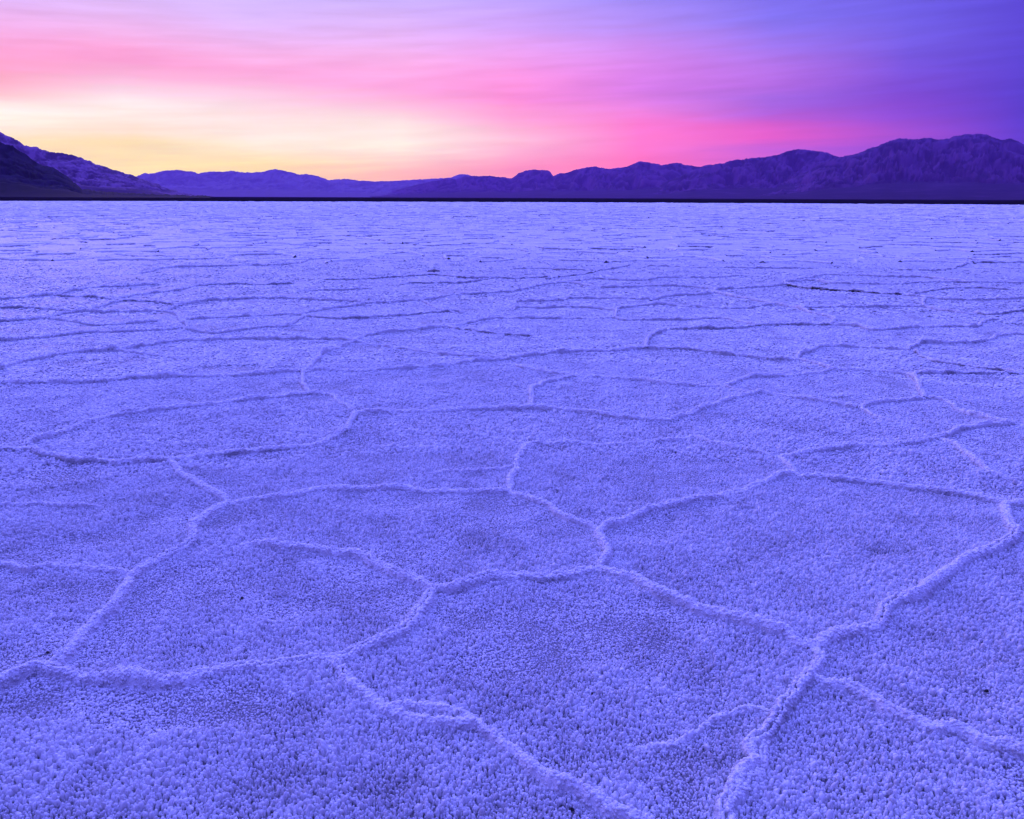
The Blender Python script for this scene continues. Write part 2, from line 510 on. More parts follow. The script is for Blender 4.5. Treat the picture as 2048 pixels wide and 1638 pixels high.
def ridge_mesh(name, line, wid, seed, mud=0.0, join=(False, False), do_stamp=True):
    p, s = smooth_line(line, 0.0017)
    n = len(p)
    d = np.hypot(*p.T)
    # the crest wanders
    tan = np.gradient(p, axis=0); tan /= np.maximum(np.linalg.norm(tan, axis=1, keepdims=True), 1e-9)
    nor = np.stack([-tan[:, 1], tan[:, 0]], 1)
    wob = 0.045 * (fbm(s / 0.13, s * 0 + seed, 3, 4, 0.6) - 0.5) + 0.10 * (vnoise(s / 0.7, s * 0 + seed, 4) - 0.5) * np.clip((d - 3) / 8, 0.15, 1)
    p = p + nor * wob[:, None]
    nc = 23 if d.min() < 5.5 else (15 if d.min() < 9 else 11)
    Wd = 0.036 * wid * (0.75 + 0.6 * fbm(s / 0.35, s * 0 + seed * 3, 7, 3))
    Ht = 0.038 * (0.25 + 0.75 * wid) * (0.45 + 1.1 * fbm(s / 0.22, s * 0 + seed * 5, 9, 3)) * (1 + 0.18 * np.clip((d - 5) / 7, 0, 1))
    tl = 0.16 * wid + 0.05
    endt = np.minimum(np.clip(s / tl, 0, 1) ** 0.6 if not join[0] else np.clip(0.55 + s / tl, 0, 1),
                      np.clip((s[-1] - s) / tl, 0, 1) ** 0.6 if not join[1] else np.clip(0.55 + (s[-1] - s) / tl, 0, 1))
    Ht = Ht * endt; Wd = Wd * (0.45 + 0.55 * endt)
    Ht = Ht * (1 + (0.6 * (vnoise(s / 0.09, s * 0 + seed, 19) - 0.5)) * np.clip((d - 4) / 4, 0.25, 1))
    T = np.linspace(-1, 1, nc)
    T = np.sign(T) * np.abs(T) ** 1.15
    Xp = p[:, None, 0] + nor[:, None, 0] * T * Wd[:, None]
    Yp = p[:, None, 1] + nor[:, None, 1] * T * Wd[:, None]
    prof = 0.90 * np.clip(1 - np.abs(T / 0.66) ** 2.2, 0, 1) ** 0.75 + 0.10 * (1 - T ** 2)
    # sometimes the crest is split in two by a crack
    crack = np.clip((vnoise(s / 0.25, s * 0 + seed * 7, 13) - 0.55) * 5, 0, 1) * np.clip(wid, 0, 1)
    cpos = 0.25 * (vnoise(s / 0.12, s * 0 + seed, 15) - 0.5)
    prof = prof[None, :] - crack[:, None] * 0.75 * np.exp(-((T[None, :] - cpos[:, None]) / 0.11) ** 2)
    near = np.interp(d, [4, 9], [1, 0.9])[:, None]
    big = np.clip(d / 6, 1, 2.2)[:, None]
    lump = (0.62 - worley(Xp / 0.015, Yp / 0.015, seed % 50)) * 0.009 + (0.6 - worley(Xp / 0.036 / big, Yp / 0.036 / big, seed % 40 + 60)) * 0.012 * big + (fbm(Xp / 0.006, Yp / 0.006, 3, 2) - 0.5) * 0.004
    body = np.clip(prof, 0, 1) ** 0.6 * endt[:, None]
    Zp = gh(Xp, Yp) + Ht[:, None] * prof + lump * near * (0.25 + 0.75 * body)
    Zp[:, 0] = gh(Xp[:, 0], Yp[:, 0]) - 0.012; Zp[:, -1] = gh(Xp[:, -1], Yp[:, -1]) - 0.012
    # lumps also bulge sideways
    sh = lump * near * 0.8 * T[None, :]
    Xp = Xp + nor[:, None, 0] * sh; Yp = Yp + nor[:, None, 1] * sh
    if do_stamp:
        k = max(1, int(0.008 / max(np.median(np.diff(s)), 1e-4)))
        stamp(p[::k], (0.66 * Wd * endt)[::k])
    mud = mud if mud > 0.3 else mud * 0.4
    side = np.clip((np.abs(T) - 0.30) * 4, 0, 1)
    m = np.broadcast_to(mud * side[None, :], Xp.shape)
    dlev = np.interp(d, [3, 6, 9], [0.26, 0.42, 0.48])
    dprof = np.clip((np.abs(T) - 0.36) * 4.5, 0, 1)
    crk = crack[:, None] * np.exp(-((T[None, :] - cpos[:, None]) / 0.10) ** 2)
    dm = np.clip(dlev[:, None] * dprof[None, :] + crk, 0, 1)  # painted shade down both flanks and inside the crack
    V = [np.stack([Xp, Yp, Zp], -1).reshape(-1, 3)]; Q = [grid_quads(n, nc)[:, ::-1]]; MU = [m.ravel()]; DI = [dm.ravel()]
    if True:
        # the crest is crusted all over with small grains
        rg = np.random.default_rng(seed)
        ln = s[-1]
        gsz = float(np.clip(np.median(d) / 4.0, 1.0, 4.0))
        cnt = int(ln * 2.2 * Wd.mean() / (0.0068 * gsz ** 0.85) ** 2)
        ri = np.interp(rg.random(cnt) * ln, s, np.arange(n))
        ti = rg.uniform(0.08, 0.92, len(ri)) * (nc - 1)
        i0 = np.minimum(ri.astype(int), n - 2); j0 = np.minimum(ti.astype(int), nc - 2)
        fi = ri - i0; fj = ti - j0
        def at_(A):
            return (A[i0, j0] * (1 - fi) + A[i0 + 1, j0] * fi) * (1 - fj) + (A[i0, j0 + 1] * (1 - fi) + A[i0 + 1, j0 + 1] * fi) * fj
        kp = at_(crk) < 0.45
        ri, ti, i0, j0, fi, fj = ri[kp], ti[kp], i0[kp], j0[kp], fi[kp], fj[kp]
        cx, cy_, cz = at_(Xp), at_(Yp), at_(Zp)
        tt = np.interp(ti, np.arange(nc), T)
        N = len(ri)
        rad = rg.uniform(0.0022, 0.0062, N) * gsz ** 0.6
        hh = rad * rg.uniform(0.45, 1.25, N)
        up = np.stack([nor[i0, 0] * tt * 0.9 + rg.normal(0, .22, N), nor[i0, 1] * tt * 0.9 + rg.normal(0, .22, N), np.full(N, 0.85)], 1)
        up /= np.linalg.norm(up, axis=1, keepdims=True)
        e1 = np.cross(up, np.array([0.31, 0.95, 0.05])); e1 /= np.linalg.norm(e1, axis=1, keepdims=True)
        e2 = np.cross(up, e1)
        ph = rg.uniform(0, 6.28, N)
        cen = np.stack([cx, cy_, cz], 1)
        rings = []
        for pr, pz in ((0.85, -0.5), (1.0, 0.45), (0.42, 1.0)):
            for k6 in range(6):
                a_ = ph + k6 * math.pi / 3
                r_ = rad * pr * rg.uniform(0.8, 1.2, N)
                rings.append(cen + e1 * (np.cos(a_) * r_)[:, None] + e2 * (np.sin(a_) * r_)[:, None] + up * (hh * pz)[:, None])
        gv = np.stack(rings, 1).reshape(-1, 3)
        fq = [(q * 6 + k6, q * 6 + (k6 + 1) % 6, q * 6 + 6 + (k6 + 1) % 6, q * 6 + 6 + k6) for q in (0, 1) for k6 in range(6)]
        fq += [(12, 13, 14, 15), (12, 15, 16, 17)]
        fq = np.array(fq)
        Q.append((fq[None] + (np.arange(N) * 18)[:, None, None]).reshape(-1, 4) + n * nc)
        V.append(gv)
        MU.append(np.repeat(mud * np.clip((np.abs(tt) - 0.30) * 4, 0, 1), 18))
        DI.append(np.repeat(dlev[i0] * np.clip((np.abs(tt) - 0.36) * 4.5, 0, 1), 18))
    return mesh_np(name, np.vstack(V), np.vstack(Q), [M_RIDGE], attrs={'mud': np.concatenate(MU), 'ridge_shade': np.concatenate(DI)})


# label, width, mud, points of the crest in the photograph
RIDGES = [
 # ---- foreground
 ("thick salt ridge sweeping up from the left edge and along the low front left plate", 1.0, .25,
  [(0,1388),(40,1365),(85,1345),(130,1355),(180,1366),(240,1368),(300,1369),(370,1365),(420,1353),(470,1342),(500,1337),(540,1340),(580,1333),(645,1321),(683,1318),(718,1306),(738,1302),(779,1287),(803,1273),(830,1239),(848,1216),(870,1188)]),
 ("lumpy salt ridge climbing from the lower left junction towards the left middle", .95, .1,
  [(85,1345),(120,1335),(150,1300),(180,1262),(195,1246),(219,1226),(239,1205),(256,1168),(273,1152),(308,1134),(342,1111),(379,1094),(390,1072),(396,1052),(427,1031),(461,1012)]),
 ("long straight salt ridge across the left centre ending at a dark mud spot", .8, .3,
  [(461,1012),(496,1009),(530,1007),(588,999),(636,983),(684,985),(783,983),(871,987),(940,990),(988,988),(1022,986)]),
 ("broad soft salt ridge falling diagonally to the middle of the bottom edge", .75, .1,
  [(645,1321),(665,1338),(680,1358),(714,1390),(748,1415),(782,1432),(840,1446),(892,1453),(946,1460),(974,1477),(1001,1501),(1039,1525),(1073,1552),(1107,1574),(1158,1590),(1193,1607),(1227,1624),(1262,1645)]),
 ("low faint spur of salt branching beside the broad diagonal ridge at bottom centre", .6, 0,
  [(770,1418),(830,1420),(885,1424),(933,1438),(970,1455)]),
 ("undercut salt ridge with a dark overhang between the two central front junctions", .95, .55,
  [(870,1188),(900,1187),(925,1180),(955,1173),(985,1166),(1035,1165),(1075,1165),(1100,1162),(1140,1155),(1165,1150),(1205,1143)]),
 ("curved crumbling salt ridge arching over the front left centre plate", .8, .05,
  [(870,1188),(858,1181),(824,1166),(783,1154),(759,1140),(731,1123),(707,1113),(684,1113),(640,1108),(598,1105),(547,1101),(513,1093),(470,1098)]),
 ("short upright salt ridge standing between the two junctions right of centre", .8, .1,
  [(1205,1146),(1210,1125),(1207,1100),(1200,1080),(1199,1060)]),
 ("clean salt ridge rising right from the central junction to the sharp right corner", .8, .1,
  [(1199,1062),(1215,1055),(1250,1043),(1285,1028),(1320,1022),(1370,1010),(1420,1000),(1470,990),(1520,972),(1560,962),(1592,951)]),
 ("thin broken salt ridge slanting down from the dark mud spot to the central junction", .55, .15,
  [(1022,987),(1050,996),(1075,1005),(1105,1020),(1130,1040),(1165,1053),(1199,1062)]),
 ("thick salt ridge with brown patches descending right to the large front right junction", 1.05, .2,
  [(1205,1146),(1240,1160),(1275,1172),(1300,1187),(1348,1207),(1399,1227),(1461,1241),(1502,1255),(1539,1265),(1570,1270),(1587,1285),(1618,1296)]),
 ("winding salt ridge climbing from the large front right junction to the right edge", 1.05, .15,
  [(1618,1296),(1638,1292),(1666,1280),(1697,1270),(1741,1262),(1757,1253),(1768,1234),(1766,1222),(1786,1209),(1833,1195),(1857,1175),(1881,1154),(1929,1127),(1980,1110),(2018,1089),(2028,1072),(2021,1058),(2011,1028),(2008,1012)]),
 ("gently bowed salt ridge between the sharp right corner and the right edge", .75, .35,
  [(1592,951),(1604,959),(1640,962),(1673,964),(1720,968),(1758,971),(1826,983),(1895,990),(1946,1000),(1997,1009),(2020,1011),(2048,1012)]),
 ("double crested cracked salt ridge winding down to the bottom edge at right", .85, .35,
  [(1618,1296),(1632,1308),(1642,1320),(1638,1340),(1615,1361),(1594,1385),(1570,1412),(1543,1443),(1529,1470),(1512,1485),(1497,1499),(1503,1521),(1498,1538),(1478,1552),(1474,1579),(1468,1600),(1454,1620),(1457,1645)]),
 ("thin second crest of salt hugging the cracked ridge at the bottom right", .55, .2,
  [(1540,1478),(1521,1492),(1517,1510),(1522,1528),(1505,1545),(1490,1560),(1488,1590),(1480,1615)]),
 ("heavy salt ridge running down to the right edge in the bottom right corner", 1.05, .3,
  [(1635,1360),(1642,1367),(1666,1378),(1710,1393),(1748,1412),(1768,1426),(1809,1443),(1861,1460),(1912,1473),(1946,1492),(1990,1508),(2048,1521)]),
 ("slender curled salt ridge inside the front plate left of the cracked ridge", .3, 0,
  [(1250,1486),(1312,1490),(1348,1487),(1386,1467),(1416,1446),(1461,1436),(1512,1424),(1540,1430)]),
 ("salt ridge under the oval plate at far left with dark undercut spots", .9, .45,
  [(0,906),(40,905),(68,906),(102,918),(154,930),(191,931),(239,933),(290,929),(342,927),(410,920),(495,908),(581,900),(642,894),(660,886),(677,876),(697,860),(705,845),(714,830)]),
 ("salt ridge closing the oval plate on its upper side at far left", .8, .1,
  [(45,905),(65,890),(100,879),(140,865),(170,853),(195,842)]),
 ("long salt ridge above the oval plate running to the right", .85, .15,
  [(195,842),(250,835),(300,828),(350,822),(425,815),(475,805),(550,797),(620,790),(660,792)]),
 ("short salt ridge dropping between the two long ridges left of centre", .7, .05,
  [(660,792),(668,798),(680,810),(695,820),(714,830)]),
 ("long level salt ridge across the centre of the flat", .85, .15,
  [(714,830),(760,828),(850,826),(900,824),(950,822),(1021,820),(1059,820),(1124,825),(1189,832),(1224,838),(1294,843),(1340,841)]),
 ("salt ridge rising right of centre then bending down to the right", .85, .1,
  [(1340,841),(1365,836),(1389,828),(1439,812),(1474,800),(1509,790),(1529,789),(1574,795),(1639,805),(1689,812),(1716,817)]),
 ("short salt ridge linking two bends on the right just above the middle right plate", .75, .1,
  [(1716,817),(1764,806),(1804,802),(1849,799)]),
 ("salt ridge sloping down to the right edge from the kinked upright ridge", .6, .05,
  [(1849,799),(1884,805),(1914,822),(1949,832),(1984,842),(2020,846)]),
 ("kinked upright salt ridge on the right with lumpy crest", .75, .05,
  [(1849,799),(1847,790),(1843,780),(1838,766),(1826,757),(1819,752)]),
 ("muddy salt ridge reaching the right edge beside a dark patch", .7, .7,
  [(1819,752),(1834,751),(1870,751),(1924,750),(1999,750),(2048,752)]),
 ("faint salt ridge trailing down inside the middle right plate", .4, 0,
  [(1716,817),(1734,830),(1774,845),(1810,855)]),
 ("salt ridge bending in from the right edge towards the wide right plate", .9, .3,
  [(2048,846),(1999,855),(1949,857),(1914,867),(1895,878),(1861,884),(1843,889),(1775,896),(1707,896),(1656,903),(1615,911),(1580,918),(1553,920)]),
 ("short curled salt ridge at the sharp right corner", .7, .05,
  [(1550,921),(1567,934),(1580,942),(1592,951)]),
 ("thin salt seam along the far side of the right centre plate", .6, 0,
  [(1553,920),(1519,910),(1468,901),(1423,891),(1386,876),(1377,881),(1312,888),(1210,893),(1124,890),(1059,889)]),
 ("upright lumpy salt ridge rising from the dark mud spot at centre", .85, .1,
  [(1059,891),(1046,908),(1038,922),(1033,940),(1028,960),(1024,978),(1022,988)]),
 ("rough broad salt ridge crumbling down the far right plate", .75, .05,
  [(1881,886),(1915,898),(1932,915),(1960,932),(1984,947),(2015,955)]),
 ("short crumbling salt ridge left of the lumpy climbing ridge", .75, .05,
  [(338,935),(362,958),(386,970),(410,983),(437,1000),(461,1012)]),
 ("faint salt ridge entering at the left edge just below the oval plate", .4, .1,
  [(0,1019),(40,1017),(85,1016),(137,1018),(205,1016)]),
 ("low salt ridge from the left edge meeting the lumpy climbing ridge", .5, 0,
  [(0,1142),(58,1147),(106,1139),(154,1144),(212,1147),(273,1152)]),
 ("hairline salt seam left of the upright lumpy central ridge", .45, 0,
  [(860,950),(899,949),(960,947),(1015,940),(1030,932)]),
 # ---- middle
 ("long almost straight salt ridge from the left edge to left of centre", .8, .15,
  [(0,771),(50,770),(125,768),(200,765),(300,759),(400,757),(500,754),(570,749),(607,746)]),
 ("long salt ridge climbing gently from left of centre to the right centre", .75, .1,
  [(607,746),(640,744),(700,745),(800,742),(875,737),(950,727),(1024,718),(1089,709),(1149,706),(1224,704),(1284,698)]),
 ("short bowed salt ridge dropping below the zigzag ridge left of centre", .7, .05,
  [(606,747),(606,762),(615,777),(622,789)]),
 ("zigzag salt ridge climbing away from left of centre", .8, .1,
  [(606,747),(620,740),(637,725),(650,710),(675,697),(712,683)]),
 ("salt ridge continuing the zigzag ridge to the right over open salt", .7, .15,
  [(712,683),(740,672),(800,664),(860,659),(895,656)]),
 ("short salt ridge stepping up right beyond the muddy seam at centre", .6, .1,
  [(895,656),(925,650),(950,645),(975,640),(1024,639),(1074,639),(1174,638),(1225,637)]),
 ("long bowed salt ridge from the zigzag ridge back to the left edge", .8, .25,
  [(712,683),(650,680),(575,680),(500,678),(425,681),(350,685),(290,694),(235,701),(180,705),(125,711),(90,720),(50,727),(0,741)]),
 ("faint salt spur falling right below the long bowed left ridge", .45, 0,
  [(235,702),(280,709),(325,714),(360,720)]),
 ("faint salt seam falling right from the top of the zigzag ridge", .45, .05,
  [(712,683),(775,695),(825,702),(890,712),(950,717),(1010,719)]),
 ("salt ridge entering at the left edge above the long bowed left ridge", .7, .2,
  [(0,683),(75,678),(165,669),(250,665),(325,662),(370,658)]),
 ("small hooked upright salt ridge in the left middle distance", .65, .05,
  [(370,658),(372,650),(367,641),(350,632),(328,624)]),
 ("arched salt ridge behind the small hooked ridge on the left", .75, .25,
  [(328,624),(350,617),(380,610),(415,603),(450,600),(525,598),(600,598),(675,602),(735,607)]),
 ("wavy salt ridge running right from the foot of the small hooked ridge", .6, .15,
  [(370,659),(430,667),(470,662),(525,657),(575,655),(605,645)]),
 ("dotted muddy salt seam running from left centre into the centre right", .55, .7,
  [(895,656),(930,661),(970,667),(1024,672),(1074,674)]),
 ("slanting salt ridge below the arched ridge left of centre", .6, .15,
  [(740,606),(700,614),(650,620),(620,626),(590,632),(580,631),(525,634),(450,637),(375,640)]),
 ("dark edged salt ridge running right to the foot of the muddy clod at centre", .65, .45,
  [(590,632),(625,636),(660,638),(700,639),(750,636),(825,631),(900,626),(920,628)]),
 ("salt ridge leading in from the left edge to the left fork", .65, .3,
  [(0,645),(50,642),(100,637),(115,631),(150,626),(170,623)]),
 ("salt ridge rising from the left fork to the black seam", .6, .1,
  [(170,622),(200,616),(245,604)]),
 ("black stained salt seam on the left behind the fork", .6, .7,
  [(245,604),(280,605),(320,607),(360,610)]),
 ("straight salt ridge joining the left fork to the small hooked ridge", .55, .1,
  [(170,624),(200,625),(275,625),(328,624)]),
 ("dark stained salt ridge at the left edge above the left fork", .55, .55,
  [(0,618),(40,618),(75,620),(110,622),(150,624)]),
 ("slanting salt ridge from the left edge up towards the far left", .7, .25,
  [(0,601),(60,596),(110,591),(150,584),(190,577),(250,575),(325,570)]),
 ("short stained salt seam forking below the slanting far left ridge", .5, .5,
  [(110,594),(140,595),(175,596),(205,599),(240,602)]),
 ("short salt ridge running down right from the left fork", .5, .1,
  [(100,638),(125,642),(150,647),(190,652),(260,648),(330,643)]),
 ("salt ridge rising right towards the black streak left of centre", .6, .2,
  [(230,594),(280,592),(325,587),(360,583),(385,575),(405,572)]),
 ("salt ridge with a black streak left of centre", .6, .6,
  [(405,572),(440,570),(475,570),(530,571),(590,567)]),
 ("long thin salt ridge far behind on the left stepping up to the right", .6, .2,
  [(278,549),(300,543),(320,539),(360,535),(450,533),(550,531),(600,527)]),
 ("thin salt ridge far behind left of centre climbing to the right", .5, .15,
  [(600,527),(615,523),(630,519),(700,518),(730,517),(750,512),(790,508),(825,505)]),
 ("bowed salt ridge at centre behind the slanting ridges", .55, .1,
  [(585,584),(600,582),(650,581),(750,579)]),
 ("salt ridge rising right of centre left then level to the middle", .6, .1,
  [(735,603),(780,606),(840,603),(870,598),(895,592),(950,590),(1024,586)]),
 ("dark streaked salt ridge just below the black clod at centre", .55, .55,
  [(640,560),(720,560),(780,556),(850,551),(880,551),(930,556),(985,557),(1024,558),(1104,559)]),
 ("salt ridge beneath the dark streaked ridge at centre", .5, .45,
  [(800,570),(830,567),(870,567),(930,567),(985,565)]),
 ("faint salt spur slanting down right towards the muddy seam at centre", .4, .3,
  [(850,613),(880,619),(905,626),(940,632)]),
 # ---- middle right
 ("zigzag salt ridge climbing right of centre to a level dark crest", .85, .15,
  [(1284,698),(1294,685),(1302,678),(1309,672),(1334,661)]),
 ("level salt ridge running right from the zigzag ridge with a dark start", .7, .5,
  [(1334,661),(1374,660),(1449,658),(1524,653),(1574,651),(1664,651)]),
 ("bowed salt ridge running down right from the zigzag ridge to a stained fork", .7, .35,
  [(1284,699),(1330,700),(1374,702),(1449,711),(1524,717),(1560,720),(1594,721)]),
 ("salt ridge rising from the stained fork and levelling to the right", .7, .2,
  [(1594,721),(1614,707),(1635,699),(1649,695),(1699,696),(1774,701),(1819,704)]),
 ("hooked salt ridge on the right climbing to the right edge", .65, .2,
  [(1819,704),(1834,695),(1849,687),(1880,688),(1924,687),(1974,682),(1995,675),(2020,672),(2048,672)]),
 ("salt ridge slanting down right from the stained fork", .6, .2,
  [(1594,721),(1620,726),(1639,732),(1660,738),(1679,742),(1724,744),(1774,747),(1819,752)]),
 ("long salt ridge sweeping left from the right middle to the bent loop", .75, .1,
  [(1679,742),(1624,751),(1564,756),(1504,757),(1474,765),(1449,773),(1399,774),(1334,770),(1274,761),(1214,757),(1149,755)]),
 ("bent loop of salt ridge dropping to the long level central ridge", .8, .1,
  [(1149,755),(1114,764),(1090,769),(1079,774),(1062,785),(1064,797),(1059,810),(1057,820)]),
 ("short faint salt ridge falling right below the long sweeping ridge", .45, .05,
  [(1449,773),(1484,785),(1509,790)]),
 ("faint crumbling salt spur above the bent loop at centre", .5, .05,
  [(1030,732),(1039,737),(1074,745),(1109,750),(1149,755)]),
 ("hairline salt seam slanting above the long sweeping ridge", .35, 0,
  [(1274,761),(1300,754),(1334,746),(1370,742)]),
 ("dark stained salt spur slanting to the right edge above the muddy ridge", .5, .75,
  [(1819,704),(1844,717),(1884,727),(1924,732),(1965,738),(1999,742),(2040,750)]),
 ("crumbling upright salt ridge curving down on the right past a dark clod", .6, .25,
  [(1439,587),(1474,595),(1524,605),(1589,617),(1624,627),(1655,633),(1671,640),(1672,647),(1664,651)]),
 ("wavy salt ridge to the right of the crumbling upright ridge", .6, .15,
  [(1664,651),(1700,653),(1724,656),(1744,662),(1774,660),(1824,655),(1894,654),(1944,655),(1956,649),(1975,645),(2004,641)]),
 ("thin salt ridge at centre below the looped ridge", .5, .1,
  [(1024,622),(1034,617),(1080,617),(1134,615),(1189,618),(1222,621)]),
 ("looped salt ridge right of centre with a curled left end", .65, .15,
  [(1225,637),(1234,626),(1244,618),(1264,615),(1324,611),(1374,615),(1474,618),(1534,619)]),
 ("long level salt ridge behind the muddy clod on the right", .6, .25,
  [(1589,614),(1674,615),(1774,614),(1844,615),(1874,620),(1920,626),(1949,627)]),
 ("salt ridge curving up to the right edge with a dark end", .6, .5,
  [(1949,629),(1975,631),(2004,628),(2025,623),(2048,622)]),
 ("slanting salt ridge right of centre linking two level seams", .5, .1,
  [(1225,637),(1254,641),(1310,640),(1374,640),(1425,637),(1449,638),(1480,645),(1524,652)]),
 ("long thin salt ridge at centre rising right to the bright crest", .6, .2,
  [(1024,604),(1114,602),(1149,598),(1224,599),(1294,601),(1309,605)]),
 ("bright crested salt ridge right of centre sloping up to the right", .65, .25,
  [(1304,599),(1334,595),(1399,591),(1425,587),(1432,580),(1499,577),(1569,576)]),
 ("hooked salt ridge on the right over the black streak", .6, .2,
  [(1844,612),(1852,608),(1853,600),(1844,595),(1804,590)]),
 ("black streaked salt ridge in the right middle distance", .7, 1.0,
  [(1804,591),(1749,587),(1710,584),(1674,582),(1640,580),(1604,576),(1580,572),(1564,566)]),
 ("straight thin salt ridge above the black streak on the right", .5, .15,
  [(1564,564),(1624,562),(1664,567),(1720,569),(1790,569),(1840,566),(1925,565),(2000,566),(2048,567)]),
 ("salt ridge running to the right edge below the black streak", .55, .3,
  [(1844,595),(1899,600),(1974,601),(2020,600),(2048,598)]),
 ("far right salt ridge rising level to a lumpy end at the edge", .55, .35,
  [(1815,587),(1864,583),(1890,579),(1935,577),(1989,579),(2030,581)]),
 ("arched salt ridge in the middle distance at centre", .6, .15,
  [(1045,582),(1055,577),(1070,573),(1129,567),(1199,575),(1284,574),(1364,574),(1425,578)]),
 ("slanting stained salt ridge behind the arched ridge at centre", .55, .7,
  [(1090,556),(1130,554),(1170,549),(1195,547)]),
 ("thin rising salt ridge right of the arched central ridge", .5, .2,
  [(1130,562),(1170,561),(1199,559),(1270,562),(1330,556),(1430,556),(1490,552)]),
 ("straight far salt ridge with a dark clod at centre", .5, .35,
  [(1024,538),(1090,538),(1150,541),(1209,541),(1235,537),(1258,531)]),
 ("far thin salt ridge stepping up on the right", .5, .2,
  [(1564,553),(1610,557),(1636,552),(1660,550),(1724,553),(1770,555),(1850,556),(1940,555)]),
 ("far stained salt ridge near the right edge rising to the right", .55, .5,
  [(1790,540),(1840,541),(1885,540),(1918,535),(1930,528),(1955,524),(2000,524),(2048,524)]),
 ("far level salt ridge right of centre above the slanting seams", .5, .25,
  [(1289,532),(1340,534),(1400,536),(1449,536),(1509,537),(1564,537),(1630,537)]),
]

rdx = 0
DENSE = []
for lab, wd, mud, pts in RIDGES:
    p_ = np.array(pts, float)
    DENSE.append(np.concatenate([p_[i] + (p_[i + 1] - p_[i]) * np.linspace(0, 1, 24)[:, None] for i in range(len(p_) - 1)]))
for lab, wd, mud, pts in RIDGES:
    px = np.array(pts, float)
    # an end close to another ridge runs into it
    join = [False, False]
    oth = np.vstack([q for k_, q in enumerate(DENSE) if k_ != rdx])
    for e in (0, -1):
        dd_ = np.hypot((oth[:, 0] - px[e, 0]) * 0.6, (oth[:, 1] - px[e, 1]) * 1.4)
        k_ = int(dd_.argmin())
        if dd_[k_] < 9 + 0.012 * px[e, 1]:
            join[0 if e == 0 else 1] = True
            px[e] = oth[k_]
    # carry a crest that leaves the frame on a little
    for e, nb in ((0, 1), (-1, -2)):
        x, y = px[e]
        if x <= 2 or x >= 2046 or y >= 1636:
            dv = px[e] - px[nb]; dv = dv / np.hypot(*dv) * 160
            ext = px[e] + dv
            px = np.vstack([ext, px]) if e == 0 else np.vstack([px, ext])
    g = ground_pt(px[:, 0], px[:, 1])
    far = float(np.hypot(*g.mean(0)))
    me = ridge_mesh('salt_ridge', g, wd * (1.0 + 0.25 * min(1, max(0, (far - 5) / 8))), 100 + rdx, mud, join)
    link('salt_ridge', me, lab, 'salt ridge', 'raised salt ridges between the plates of the flat')
    rdx += 1

